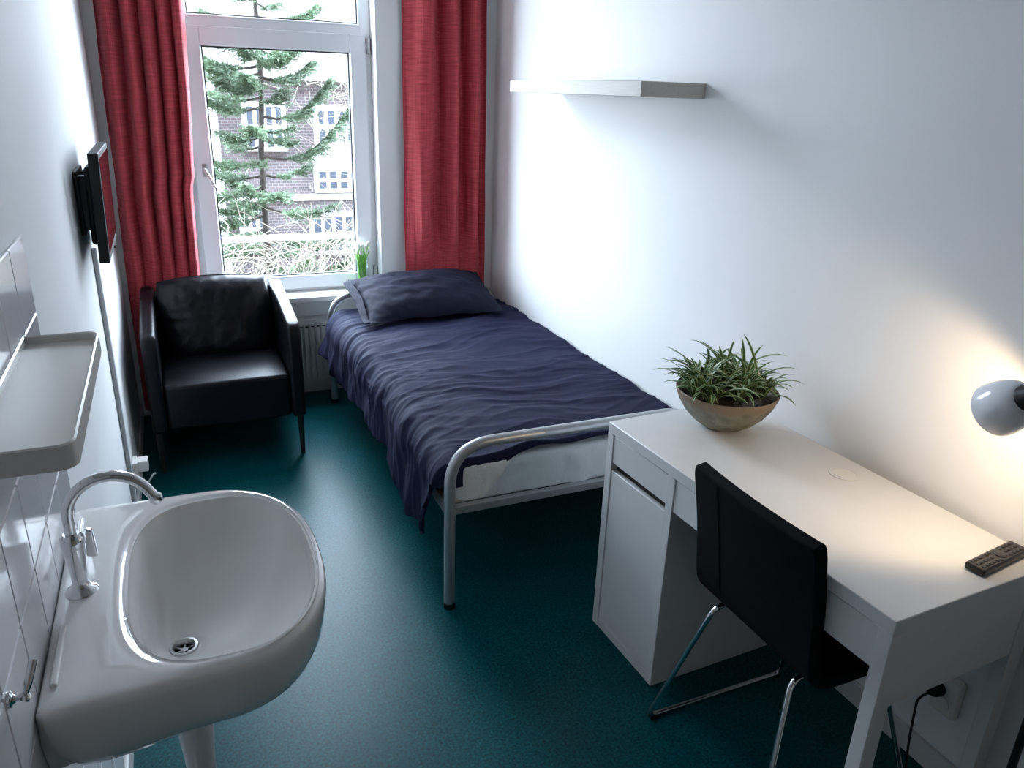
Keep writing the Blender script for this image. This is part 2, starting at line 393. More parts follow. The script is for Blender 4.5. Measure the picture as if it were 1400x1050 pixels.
curtain('curtain', 'red woven curtain hanging in narrow folds beside the wall television', lerpz([(0, -.25), (.57, -.25), (2.0, -.222), (2.9, -.205)]), lerpz([(0, .06), (.75, .088), (1.2, .102), (1.25, .118), (2.0, .152), (2.9, .17)]), .05, 2.9, 4.194, .054, 5.0, .6, lambda u: 1-(1-u)**.82 if u < 1 else 1)
curtain('curtain', 'red woven curtain hanging in wide folds behind the bed pillow', lerpz([(0, 1.19), (.74, 1.195), (2.1, 1.207), (2.9, 1.21)]), lerpz([(0, 1.68), (.65, 1.680), (1.8, 1.672), (2.9, 1.665)]), .30, 2.9, 4.190, .054, 3.1, 2.2, lambda u: u**1.25)
rail = MB().box(XL+.01, XR-.01, 4.175, 4.20, 2.90, 2.93, .003).build('curtain_rail', 'whiteplastic')
tag(rail, 'white curtain rail high above the window', 'curtain rail')

# ------------------------------------------------------------------ bed
BX0, BX1, BY0, BY1 = .737, 1.702, 2.12, 4.12
bed = thing('bed', 'silver tubular steel single bed against the white wall', 'bed', ((BX0+BX1)/2, (BY0+BY1)/2, 0))
bc = Vector(bed.location)
def rel(pts, c): return [Vector(p)-c for p in pts]
for y, nm in ((BY0, 'footboard'), (BY1, 'headboard')):
    p = rounded([(BX0, y, 0), (BX0, y, .622), (BX1, y, .622), (BX1, y, 0)], .15, 12)
    mb = MB().tube(rel(p, bc), .019, 16)
    o = mb.build(nm, 'bedtube', bed)
    MB().box(BX0-bc.x, BX1-bc.x, y-bc.y+(.004 if y < 3 else -.03), y-bc.y+(.03 if y < 3 else -.004), .362, .391, .003).build('cross_rail', 'bedtube', o)
    for x in (BX0, BX1):
        MB().lathe([(.0205, 0), (.021, .012), (.0205, .022)], 14, (x-bc.x, y-bc.y, 0)).build('foot_cap', 'blackplastic', o)
for x in (BX0+.01, BX1-.01):
    MB().box(x-.012-bc.x, x+.012-bc.x, BY0-bc.y, BY1-bc.y, .345, .395, .003).build('side_rail', 'bedtube', bed)
slat = MB().box(-(BX1-BX0)/2+.02, (BX1-BX0)/2-.02, -.03, .03, .378, .392, .003).mesh('slat', 'shelf')
for i in range(14): inst('slat', slat, bed, (0, -.92+i*.1415, 0))
bl = MB().box(-.006, .006, -.006, .006, 0, .0, 0)
# mattress
def mattress():
    bm = MB().box(.765, 1.715, 2.155, 4.09, .392, .545, .03, 4); return bm
mt = thing('mattress', 'mattress in a wrinkled white fitted sheet on the bed', 'mattress', (1.24, 3.12, .392))
mc = Vector(mt.location)
def mfn(u, v):
    # rounded box sheet, side loop u, height v
    x0, x1, y0, y1, z0, z1, r = .768, 1.715, 2.155, 4.09, .390, .530, .035
    per = [(x0+r, y0), (x1-r, y0), (x1, y0+r), (x1, y1-r), (x1-r, y1), (x0+r, y1), (x0, y1-r), (x0, y0+r)]
    L = []; tot = 0
    for i in range(8):
        a, b = per[i], per[(i+1) % 8]; d = math.dist(a, b); L.append((tot, d, a, b)); tot += d
    s = (u % 1)*tot
    for st, d, a, b in L:
        if s <= st+d+1e-9:
            t = (s-st)/d; px, py = a[0]+(b[0]-a[0])*t, a[1]+(b[1]-a[1])*t; break
    cx, cy = (x0+x1)/2, (y0+y1)/2
    if v < .5:
        z = z0+(z1-.03-z0)*v/.5; k = 0
    elif v < .7:
        a = (v-.5)/.2*pi/2; z = z1-.03+.03*sin(a); k = .03*(1-cos(a))
    else:
        z = z1; k = .03+(v-.7)/.3*.42
    sx = 1-k/((x1-x0)/2) if v < .7 else 1-(.03+(v-.7)/.3*.40)/((x1-x0)/2)
    sy = 1-k/((y1-y0)/2)
    wr = .016*max(0, fbm(px*9+py*3, z*4, 2, 3)) - .004 if v < .6 else 0
    nx = 0; ny = 0
    if abs(py-y0) < .01: ny = -1
    elif abs(px-x0) < .01: nx = -1
    return (cx+(px-cx)*sx+nx*wr-mc.x, cy+(py-cy)*sy+ny*wr-mc.y, z-mc.z)
MB().grid(mfn, 520, 26, True).build('fitted_sheet', 'sheet', mt, 60)
MB().box(.78-mc.x, 1.70-mc.x, 2.18-mc.y, 4.07-mc.y, .0, .12, .02).build('mattress_core', 'sheet', mt)

# duvet
def duvet_pt(u, v):
    # u: 0 at wall edge .. 1 at hanging edge on the room side; v: 0 foot .. 1 head
    TOP = .565
    y_f, y_h = 2.168, 4.075
    topw = 1.712-.81
    rr = .105
    hang = .185 + .06*(1-v)**2 - .085*(1-v)**10 - .075*v + .022*sin(v*8.0+1)+.03*fbm(v*6, 0, 4)
    hang *= .55+.45*sstep(0, .10, v)
    tot = topw + rr*pi/2 + hang
    s = u*tot
    endl = .015 + .13*sstep(.50, .95, u)          # drop over the foot end
    toty = (y_h-y_f) + endl
    q = v*toty
    dF = 0; yy = y_f+(q-endl)
    if q < endl:
        dF = (endl-q); yy = y_f-.006*min(1, dF/.02)
    # long soft creases running across the bed, gathered pleats over the edge
    w1 = .18*fbm(s*1.3, yy*1.3, 21, 2); c = yy*1.0 - .16*s + w1
    ridge = lambda p, k, sd: (1-abs(fbm(p*k, s*1.4+sd, sd, 2)))**3
    fold = .010*(ridge(c, 5.0, 2)-.5) + .006*(ridge(c+.3*s, 9.0, 6)-.5) + .0022*fbm(c*26, s*4, 8, 2)
    big = .016*fbm(s*2.2, yy*1.8, 11, 2)
    g = sstep(topw-.22, topw+.05, s)
    gy = yy + .35*(s-topw)
    pl_ = .016*fbm(gy*7, s*2.0, 3, 2) + .013*(1-abs(fbm(gy*15, s*2.5, 14, 2)))**2*(.5+.8*abs(fbm(yy*3, 1, 5)))
    fold2 = g*pl_
    if s < topw:
        droop = .018*sstep(topw-.25, topw, s)
        x = 1.712-s; z = TOP + fold*(1-.3*g) + big + .7*fold2 - .012*sstep(.25, 0, s) - droop
        z = max(z, TOP-.027)
    else:
        a = min(pi/2, (s-topw)/rr); d = max(0, s-topw-rr*pi/2)
        ka = a/(pi/2); nr = rr + fold*(.7-.2*ka)+big*(1-.4*ka)+fold2*(.7+.4*ka)
        x = .81 - nr*sin(a) - .012*sstep(0, .2, d) - .035*sstep(.72, 1, v)*sstep(0, .15, d) - .02*sstep(.3, 0, v)*sstep(0, .15, d) - sstep(.0, .12, d)*.010*sin(yy*19+3*fbm(yy*2, 3, 1))
        x = x if a < 1.2 else min(x, .714)
        z = TOP-.018-rr + nr*cos(a) - d + (big+.7*fold2)*0
    if dF > 0:
        z -= dF*(1-sstep(topw, topw+.2, s))
    if s > topw:
        yy = max(yy, 2.158) + .05*sstep(.3, 0, v)*sstep(topw, topw+.25, s)
    return (x, yy, z)
dv = thing('duvet', 'rumpled navy blue duvet spread over the bed', 'duvet', (1.24, 3.12, .56))
dc = Vector(dv.location)
o = MB().grid(lambda u, v: Vector(duvet_pt(u, v))-dc, 200, 330).build('cover', 'navy', dv, 80)
sm = o.modifiers.new('thickness', 'SOLIDIFY'); sm.thickness = .008; sm.offset = -1

# pillow
pil = thing('pillow', 'plump dark navy pillow leaning at the head of the bed', 'pillow', (1.225, 3.905, .60))
def pil_fn(sgn):
    def fn(u, v):
        a, b = 2*u-1, 2*v-1
        th = max(0, (1-abs(a)**2.6))**.6 * max(0, (1-abs(b)**2.4))**.6
        edge = max(abs(a), abs(b))
        pinch = 1-.05*(1-abs(a)**2)*abs(b)**4-.0
        px = .375*a*(1-.05*(1-b*b)*abs(a)**3); py = .245*b*(1-.06*(1-a*a)*abs(b)**3)
        wr = .010*fbm(a*3+b, b*4+sgn, 2)*th + .006*fbm(a*9+b*5, b*3, 6)*sstep(.2, .9, abs(a))
        z = sgn*(.108 if sgn > 0 else .05)*th + wr + .012*fbm(a*2, b*2, 13)*sstep(.8, 1, edge)
        ang = .27
        y2 = py*cos(ang)-z*sin(ang); z2 = py*sin(ang)+z*cos(ang)
        z2 = max(z2, -.045+.012*fbm(a*2, b*3, 1))
        return (px, y2, z2+.035)
    return fn
mb = MB().grid(pil_fn(1), 70, 50); n0 = mb.uv
mb.grid(pil_fn(-1), 70, 50); mb.uv = None
o = mb.build('cover', 'pillow', pil, 85)
# loose open end of the pillowcase
def flap(u, v):
    a, b = u, 2*v-1
    z = (.028-.02*a)*(1-b*b)+.035+.245*b*sin(.27)-.02*a
    return (-.362-.03*a-.012*abs(b), .245*b*(1+.06*a)*cos(.2), max(-.01, z)+.006*fbm(a*3, b*5, 2))
fo = MB().grid(flap, 10, 30).build('open_end', 'pillow', pil, 85)
fm = fo.modifiers.new('thickness', 'SOLIDIFY'); fm.thickness = .004

# ------------------------------------------------------------------ armchair
ac = thing('armchair', 'black leather armchair with slim legs in the window corner', 'armchair', (.15, 3.82, 0))
A = Vector(ac.location)
def sh(mb, c): mb.v = [(p[0]-c[0], p[1]-c[1], p[2]-c[2]) for p in mb.v]; return mb
armp = [(3.497, .20), (3.497, .60), (3.505, .652), (3.54, .668), (4.09, .735), (4.14, .735), (4.15, .70), (4.15, .20)]
sh(MB().prism(armp, 'x', .425, .488, .018, 4), A).build('armrest', 'leather', ac, 50)
sh(MB().prism(armp, 'x', -.188, -.125, .018, 4), A).build('armrest', 'leather', ac, 50)
sh(MB().box(-.127, .427, 4.06, 4.148, .20, .715, .025, 4), A).build('back_panel', 'leather', ac, 50)
def seat_fn():
    bm = bmesh.new(); bmesh.ops.create_cube(bm, size=1)
    x0, x1, y0, y1, z0, z1 = -.123, .423, 3.515, 4.06, .205, .418
    for v in bm.verts: v.co = Vector(((x0+x1)/2+v.co.x*(x1-x0), (y0+y1)/2+v.co.y*(y1-y0), (z0+z1)/2+v.co.z*(z1-z0)))
    bmesh.ops.subdivide_edges(bm, edges=bm.edges[:], cuts=11, use_grid_fill=True)
    for v in bm.verts:
        u = (v.co.x-x0)/(x1-x0)*2-1; w = (v.co.y-y0)/(y1-y0)*2-1
        if v.co.z > z1-.001: v.co.z += .022*(1-u**4)*(1-w**4)+.003*fbm(u*3, w*3, 1)
        if v.co.y < y0+.001: v.co.y -= .012*(1-u**4)
    mb = MB(); bm.verts.index_update(); mb.add([v.co-A for v in bm.verts], [[v.index for v in f.verts] for f in bm.faces]); bm.free(); return mb
so = seat_fn().build('seat', 'leather', ac, 60)
bv = so.modifiers.new('soft_edges', 'BEVEL'); bv.width = .02; bv.segments = 4; bv.limit_method = 'ANGLE'; bv.angle_limit = radians(50)
def cush(sgn):
    def fn(u, v):
        a, b = 2*u-1, 2*v-1
        th = max(0, 1-abs(a)**4)**.5*max(0, 1-abs(b)**4)**.5
        x = .272*a*sqrt(1-.16*b*b); z = .212*b*sqrt(1-.16*a*a)
        cr = .010*(noise.noise(Vector((a*6, b*2.5, 3)))) * sstep(.3, .95, b) + .006*fbm(a*4, b*4, 8)
        y = sgn*(.085*th) + cr*th
        ang = -.24
        y2 = y*cos(ang)-z*sin(ang); z2 = y*sin(ang)+z*cos(ang)
        return (x, y2, z2)
    return fn
mb = MB().grid(cush(1), 56, 44); mb.grid(cush(-1), 56, 44); mb.uv = None
mb.v = [(p[0]+.145-A.x, p[1]+3.965-A.y, p[2]+.592) for p in mb.v]
cu = mb.build('back_cushion', 'leather', ac, 85)
seam = []
for i in range(80):
    t = i/80*2*pi; c, s_ = cos(t), sin(t); k = (abs(c)**8+abs(s_)**8)**(-1/8)
    a, b = c*k, s_*k
    x = .272*a*sqrt(1-.16*b*b); z = .212*b*sqrt(1-.16*a*a)
    seam.append((x+.145-A.x, -z*sin(-.24)+3.965-A.y, z*cos(.24)+.592))
MB().tube(seam, .004, 6, True).build('piping', 'leather', cu)
for (x, y) in ((.462, 3.525), (-.165, 3.525), (.44, 4.11), (-.14, 4.11)):
    MB().tube([(x-A.x, y-A.y, .215), (x-A.x, y-A.y-.004, 0)], [.016, .011], 12).build('leg', 'blackmetal', ac)

# ------------------------------------------------------------------ television on the left wall
tv = thing('television', 'small black flat television on a tilting wall bracket', 'television', (XL, 2.905, 1.32))
tl = math.atan2(.012, .33)
def tvm(mb):   # panel space: x out of wall, y along wall, z up
    mb.v = [((p[0]+p[2]*tl)+.075, p[1], p[2]) for p in mb.v]; return mb
tvm(MB().prism([(-.235, -.165), (.235, -.165), (.235, .165), (-.235, .165)], 'x', -.022, .008, .004)).build('panel', 'blackplastic', tv)
tvm(MB().box(.0075, .0095, -.215, .215, -.138, .148)).build('screen', 'glossblack', tv)
tvm(MB().prism([(-.17, -.12), (.17, -.12), (.17, .12), (-.17, .12)], 'x', -.042, -.02, .012)).build('back_housing', 'blackplastic', tv)
tvm(MB().box(.004, .012, .06, .10, -.174, -.164, .002)).build('sensor_bump', 'blackplastic', tv)
br_ = MB().box(.0, .012, -.11, .11, -.10, .10, .003); br_.build('wall_plate', 'blackmetal', tv)
MB().box(.010, .036, -.09, -.055, -.085, .085, .004).build('bracket_arm', 'blackmetal', tv)
MB().box(.010, .036, .055, .09, -.085, .085, .004).build('bracket_arm', 'blackmetal', tv)

# low wall socket with a white plug and lead
ws = thing('wall_socket', 'cream wall socket with a plugged-in adapter low on the wall beside the armchair', 'socket', (XL, 3.24, .17))
MB().box(0, .022, -.04, .04, -.075, .045, .006, 3).build('socket_plate', 'cream', ws)
ad_ = MB().box(.02, .062, -.028, .028, -.005, .045, .006, 3).build('adapter', 'cream', ws)
MB().tube(rounded([(.02, -.02, -.045), (.05, -.03, -.06), (.075, -.03, -.02), (.085, -.03, -.015)], .03), .0035, 8).build('lead', 'whiteplastic', ws)

# ------------------------------------------------------------------ washbasin
SZ = .85
wb = thing('washbasin', 'glossy white ceramic washbasin fixed to the tiled wall', 'washbasin', (XL, 1.345, .62))
wbo = Vector(wb.location)
CX, CY = .0, 1.335
def outer_poly():
    pts = []
    y0, y1 = 1.036, 1.656
    pts += [(-.262, y1-.012), (-.250, y1)]
    for i in range(9): pts.append((-.24+.22*i/8, y1 - .004*(i/8)**2))
    # front curve: superellipse half
    cx, cy, rx, ry = -.02, 1.346, .215, .306
    for i in range(1, 60):
        t = pi/2 - pi*i/60; c, s = cos(t), sin(t)
        e = 2/2.35
        pts.append((cx+rx*abs(c)**e, cy+ry*math.copysign(abs(s)**e, s)))
    for i in range(9): pts.append((-.02-.22*i/8, y0 + .004*(1-i/8)**2))
    pts += [(-.250, y0), (-.262, y0+.012)]
    return pts
def inner_poly():
    pts = []
    cx, cy = .012, 1.338
    for i in range(120):
        t = 2*pi*i/120; c, s = cos(t), sin(t)
        rx = .163 if c > 0 else .160; ry = .262
        e = 2/2.4 if c > 0 else 2/3.0
        pts.append((cx+rx*math.copysign(abs(c)**e, c), cy+ry*math.copysign(abs(s)**e, s)))
    return pts
OP, IP = outer_poly(), inner_poly()
NA = 160
def radial(poly, cx, cy, ang):
    dx, dy = cos(ang), sin(ang); best = 0
    n = len(poly)
    for i in range(n):
        (ax, ay), (bx, by) = poly[i], poly[(i+1) % n]
        ex, ey = bx-ax, by-ay; den = dx*ey-dy*ex
        if abs(den) < 1e-12: continue
        t = ((ax-cx)*ey-(ay-cy)*ex)/den; u = ((ax-cx)*dy-(ay-cy)*dx)/den
        if t > 0 and -1e-6 <= u <= 1+1e-6: best = max(best, t)
    return best
angs = [2*pi*i/NA for i in range(NA)]
for cxy in ((-.262, 1.036), (-.262, 1.656), (-.262, 1.048), (-.262, 1.644), (-.25, 1.036), (-.25, 1.656)):
    angs.append(math.atan2(cxy[1]-CY, cxy[0]-CX) % (2*pi))
angs = sorted(angs); NA = len(angs)
RO = [radial(OP, CX, CY, a) for a in angs]; RI = [radial(IP, CX, CY, a) for a in angs]
DX, DY, DZ = -.072, 1.318, .695     # drain
loops = []
def loop(fn): loops.append([fn(i, angs[i]) for i in range(NA)])
def polar(r, a, z, cx=CX, cy=CY): return Vector((cx+r*cos(a), cy+r*sin(a), z))
loop(lambda i, a: polar(.020, a, DZ-.004, DX, DY))
loop(lambda i, a: polar(.024, a, DZ, DX, DY))
bz = [(.10, .004), (.22, .010), (.36, .020), (.50, .034), (.63, .052), (.75, .074), (.85, .098), (.92, .119), (.965, .136), (.99, .147), (1.0, .1525)]
for k, hz in bz:
    def fn(i, a, k=k, hz=hz):
        c = Vector((DX, DY, 0)).lerp(Vector((CX, CY, 0)), min(1, k*1.1)); r = .024+(RI[i]-.024)*k
        return Vector((c.x+r*cos(a), c.y+r*sin(a), DZ+hz))
    loop(fn)
def deckz(p):   # deck: raised platform towards the wall
    return SZ + .004*sstep(-.12, -.2, p.x)
for k, dz in ((.012, -.0005), (.03, .003), (.06, .005)):
    def fn(i, a, k=k, dz=dz):
        r = RI[i]+min(k*.35, (RO[i]-RI[i])*.3); return polar(r, a, SZ+dz-.004)
    loop(fn)
for t in (.25, .45, .65, .82):
    def fn(i, a, t=t):
        lo = RI[i]+min(.021, (RO[i]-RI[i])*.3); hi = RO[i]-.012
        return polar(lo+(hi-lo)*t, a, SZ+.001-.004*t*t)
    loop(fn)
for dr, dz in ((.012, -.003), (.006, -.0055), (.002, -.010), (0, -.018), (0, -.03)):
    loop(lambda i, a, dr=dr, dz=dz: polar(RO[i]-dr, a, SZ+dz))
for k, hz in ((.985, -.06), (.955, -.095), (.90, -.125), (.80, -.155), (.62, -.180), (.42, -.192), (.2, -.197)):
    def fn(i, a, k=k, hz=hz):
        p = polar(RO[i]*k, a, SZ+hz)
        q = polar(RO[i], a, SZ+hz)
        if q.x < -.255: p.x = -.262      # flat back against the tiles
        if q.x < -.05: p.y = q.y + (p.y-q.y)*(.75+.25*sstep(-.25, -.05, q.x)); 
        return p
    loop(fn)
mb = MB(); V = [p-wbo for l in loops for p in l]; Fc = []
for j in range(len(loops)-1):
    for i in range(NA): Fc.append((j*NA+i, j*NA+(i+1) % NA, (j+1)*NA+(i+1) % NA, (j+1)*NA+i))
Fc.append(tuple((len(loops)-1)*NA+i for i in range(NA)))
mb.add(V, Fc); basin = mb.build('basin', 'ceramic', wb, 60)
# raised soap ledges by the wall
for (ya, yb_) in ((1.09, 1.24), (1.40, 1.60)):
    MB().box(-.247-wbo.x, -.236-wbo.x, ya-wbo.y, yb_-wbo.y, SZ-.006-wbo.z, SZ+.004-wbo.z, .0035, 3).build('deck_rib', 'ceramic', wb)
MB().lathe([(.0165, -.010), (.0175, -.002), (.021, .0025), (.0255, .002), (.027, -.001)], 28, Vector((DX, DY, DZ+.001))-wbo, None, False).build('drain_ring', 'satin', wb)
MB().lathe([(.0, -.0095), (.0175, -.0095)], 24, Vector((DX, DY, DZ))-wbo).build('drain_hole_shade', 'dark', wb)  # flat black disc, painted shade of the drain opening
g = MB().lathe([(.0, -.005), (.006, -.0055), (.006, -.0075), (0, -.0075)], 16, Vector((DX, DY, DZ))-wbo)
for k in range(3):
    a = k*pi/3+.4; g.tube(rel([(DX-.0175*cos(a), DY-.0175*sin(a), DZ-.0065), (DX+.0175*cos(a), DY+.0175*sin(a), DZ-.0065)], wbo), .0017, 6)
g.build('drain_grate', 'satin', wb)
ovm = Matrix.Rotation(radians(72), 3, 'Y')
ov = MB().lathe([(.006, .0), (.0095, .001), (.0095, .003), (.006, .002)], 20, (0, 0, 0), ovm, False)
ov.v = [(p[0]-.139-wbo.x, p[1]*1.5+1.225-wbo.y, p[2]+.812-wbo.z) for p in ov.v]; ov.build('overflow_ring', 'chrome', wb)
ov = MB().lathe([(0, .0015), (.0065, .0015)], 20, (0, 0, 0), ovm)
ov.v = [(p[0]-.139-wbo.x, p[1]*1.5+1.225-wbo.y, p[2]+.812-wbo.z) for p in ov.v]; ov.build('overflow_hole_shade', 'dark', wb)  # black disc paints the shade inside the overflow
MB().lathe([(.030, .66), (.034, .60), (.034, .50), (.029, .44), (.026, .36), (.022, .34)], 24, (DX-wbo.x, DY-wbo.y, -wbo.z)).tube(rel([(DX, DY, .355), (DX-.08, DY, .355), (XL+.004, DY, .355)], wbo), .016, 12).build('trap', 'whiteplastic', wb)

# tap
tp = thing('tap', 'chrome swan-neck tap standing on the washbasin deck', 'tap', (-.221, 1.335, SZ-.004))
MB().lathe([(.0, -.002), (.026, -.002), (.027, .004), (.024, .009), (.016, .014), (.0125, .024), (.0135, .045), (.0165, .075), (.0175, .092), (.017, .096)], 28).build('body', 'chrome', tp)
MB().lathe([(.0175, .094), (.019, .098), (.019, .112), (.015, .117), (.013, .120)], 28).build('collar', 'chrome', tp)
p = [(0, 0, .112), (0.0, 0, .145)]
p += [q for q in arc((.068, 0, .150), .068, pi, pi*.14, 18, (1, 0, 0), (0, 0, 1))]
pe = Vector(p[-1]); pd = (Vector(p[-1])-Vector(p[-2])).normalized(); p.append(pe+pd*.018)
MB().tube(p, .0095, 16).build('spout', 'chrome', tp)
e0 = pe+pd*.012; MB().tube([e0, e0+pd*.006, e0+pd*.006, e0+pd*.014], [.0095, .0125, .0125, .0105], 16).build('aerator', 'chrome', tp)
lv = MB().prism([(.016, .068), (.034, .064), (.032, .118), (.021, .122)], 'y', .002, .014, .003)
lv.build('lever', 'chrome', tp)

# tray shelf over the basin
tr = thing('toilet_shelf', 'off-white plastic shelf tray with raised rim above the washbasin', 'shelf', (XL+.007, 1.245, 1.258))
def rrect(x0, x1, y0, y1, r, n=8):
    pts = [(x0, y0)]
    pts += [(x1-r+r*cos(a), y0+r+r*sin(a)) for a in [-pi/2+pi/2*i/n for i in range(n+1)]]
    pts += [(x1-r+r*cos(a), y1-r+r*sin(a)) for a in [pi/2*i/n for i in range(n+1)]]
    pts += [(x0, y1)]
    return pts
o_ = rrect(0, .121, -.25, .25, .022); i_ = rrect(.006, .116, -.245, .245, .019)
mb = MB(); n = len(o_)
lp = [[(x, y, -.016) for x, y in o_], [(x, y, .016) for x, y in o_], [(x, y, .018) for x, y in [((a[0]+b[0])/2, (a[1]+b[1])/2) for a, b in zip(o_, i_)]], [(x, y, .016) for x, y in i_], [(x, y, .004) for x, y in i_]]
V = [q for l in lp for q in l]; Fc = []
for j in range(4):
    for i in range(n): Fc.append((j*n+i, j*n+(i+1) % n, (j+1)*n+(i+1) % n, (j+1)*n+i))
Fc.append(tuple(4*n+i for i in range(n))); Fc.append(tuple(range(n))[::-1])
mb.add(V, Fc).build('tray', 'cream', tr, 45)

# chrome hook on the tiles
hk = thing('wall_hook', 'curved chrome robe hook on the tiles by the washbasin', 'hook', (XL+.007, .955, .962))
hk.scale = (.9, .9, .9)
MB().lathe([(0, 0), (.012, 0), (.012, .004), (.007, .007), (.006, .010)], 20, (0, 0, -.012), Matrix.Rotation(pi/2, 3, 'Y')).build('rosette', 'chrome', hk)
MB().tube(rounded([(.006, 0, -.012), (.022, 0, -.010), (.03, .012, .012), (.036, .024, .030)], .012), [.0045]*8+[.006]*(16-8), 10).build('prong', 'chrome', hk)
MB().lathe([(0, -.007), (.005, -.005), (.0075, 0), (.005, .005), (0, .007)], 16, (.022, 0, -.014)).build('knob', 'chrome', hk)

# ------------------------------------------------------------------ wall shelf
sh_ = thing('wall_shelf', 'pale thick floating shelf on the bare white wall', 'shelf', (XR, 2.33, 1.6935))
MB().box(-.26, 0, 0, 1.1, 0, .05, .0015, 1).build('board', 'shelf', sh_)

# ------------------------------------------------------------------ desk
DRZ = .0384
desk = thing('desk', 'white desk with a cupboard pedestal and shallow drawers', 'desk', (XR-.02, .8451, 0), DRZ)
ZT = .75
def dbox(nm, x0, x1, y0, y1, z0, z1, b=.0015, m='desk', par=None): return MB().box(x0, x1, y0, y1, z0, z1, b, 1).build(nm, m, par or desk)
dbox('top', -.5, 0, 0, 1.05, .716, ZT, .002)
dbox('end_panel', -.5, -.004, 1.018, 1.05, 0, .716)
dbox('pedestal_side', -.5, -.004, .7064, .738, 0, .716)
dbox('pedestal_floor', -.495, -.01, .738, 1.018, .006, .034)
dbox('pedestal_back', -.02, -.006, .738, 1.018, .034, .716)
dbox('pedestal_plinth', -.499, -.47, .738, 1.018, .0, .032)
dr = dbox('drawer', -.497, -.48, .7395, 1.0165, .622, .713)
dbox('drawer_box', -.48, -.06, .75, 1.006, .63, .70, .001, 'desk', dr)
dbox('door', -.497, -.479, .7395, 1.0165, .035, .596)
dbox('finger_slot_shade', -.479, -.474, .7395, 1.0165, .596, .622, 0, 'dark')  # black strip, shade of the gap put into its colour
ld = dbox('long_drawer', -.497, -.48, .034, .704, .614, .7135)
dbox('drawer_box', -.48, -.06, .045, .695, .625, .70, .001, 'desk', ld)
dbox('front_leg', -.5, -.455, .0, .034, 0, .716)
dbox('rear_leg', -.05, -.004, .0, .034, 0, .716)
dbox('side_apron', -.4555, -.0495, .004, .030, .515, .716)
dbox('back_rail', -.03, -.006, .034, .7064, .53, .716)
# cable grommet
gc = (-.088, .505, ZT)
gr = MB().lathe([(.040, -.001), (.040, .0018), (.037, .0030), (.033, .0022), (.0325, .0012)], 32, gc, None, False).build('cable_grommet', 'whiteplastic', desk)
MB().prism([(gc[0]+.0325*cos(t), gc[1]+.0325*sin(t)) for t in [2*pi*i/36 for i in range(36)]], 'z', ZT, ZT+.0010).build('grommet_cap', 'cream', gr)
MB().prism([(gc[0]-.012+.024*cos(t), gc[1]-.006+.024*sin(t)) for t in [pi*.75+pi*.62*i/12 for i in range(13)]], 'z', ZT+.0010, ZT+.0016).build('grommet_shade_wedge', 'duct', gr)  # grey wedge paints the shading of the grommet recess

# ------------------------------------------------------------------ desk chair
ch = thing('desk_chair', 'black fabric chair with chrome sled frame pushed under the desk', 'chair', (1.36, 1.19, 0))
K = Vector(ch.location)
def shell(side):
    # profile in (x,z): seat front -> seat rear curve -> back top ; width along y
    prof = [(1.60, .455), (1.50, .452), (1.40, .447), (1.31, .445), (1.255, .452), (1.222, .475), (1.205, .52), (1.190, .60), (1.172, .70), (1.152, .80), (1.145, .835)]
    return prof
prof = shell(0)
pp = []
for i in range(len(prof)-1):
    for k in range(4):
        a = prof[max(0, i-1)]; b = prof[i]; c = prof[i+1]; d = prof[min(len(prof)-1, i+2)]; t = k/4
        f = lambda j: .5*((2*b[j])+(-a[j]+c[j])*t+(2*a[j]-5*b[j]+4*c[j]-d[j])*t*t+(-a[j]+3*b[j]-3*c[j]+d[j])*t**3)
        pp.append((f(0), f(1)))
pp.append(prof[-1])
def ypos(w, x, z):   # chair turned a touch: far edge slightly back
    return 1.195+w
bm = bmesh.new(); NY = 13; TH = .034
rows = []
for j, (x, z) in enumerate(pp):
    a = pp[max(0, j-1)]; b = pp[min(len(pp)-1, j+1)]; tx, tz = b[0]-a[0], b[1]-a[1]; l = math.hypot(tx, tz); nx, nz = tz/l, -tx/l   # towards the sitter is -n... offset symmetric
    t = j/(len(pp)-1)
    hw = .212*(1-.03*sstep(.9, 1, t))
    row = []
    for k in range(NY):
        w = (2*k/(NY-1)-1)
        cv = .012*w*w*sstep(.5, .8, t)
        row.append((Vector((x+cv+nx*TH/2, 1.195+w*hw, z+nz*TH/2)), Vector((x+cv-nx*TH/2, 1.195+w*hw, z-nz*TH/2))))
    rows.append(row)
mb = MB(); n = len(rows)
V = [q[0]-K for r in rows for q in r]+[q[1]-K for r in rows for q in r]; off = n*NY; Fc = []
for j in range(n-1):
    for k in range(NY-1):
        Fc.append((j*NY+k, j*NY+k+1, (j+1)*NY+k+1, (j+1)*NY+k)); Fc.append((off+j*NY+k, off+(j+1)*NY+k, off+(j+1)*NY+k+1, off+j*NY+k+1))
for j in range(n-1):
    for k in (0, NY-1): Fc.append((j*NY+k, (j+1)*NY+k, off+(j+1)*NY+k, off+j*NY+k))
for k in range(NY-1):
    for j in (0, n-1): Fc.append((j*NY+k, j*NY+k+1, off+j*NY+k+1, off+j*NY+k))
mb.add(V, Fc); so = mb.build('upholstered_shell', 'chairfabric', ch, 50)
bv = so.modifiers.new('soft_edges', 'BEVEL'); bv.width = .012; bv.segments = 3; bv.limit_method = 'ANGLE'; bv.angle_limit = radians(50)
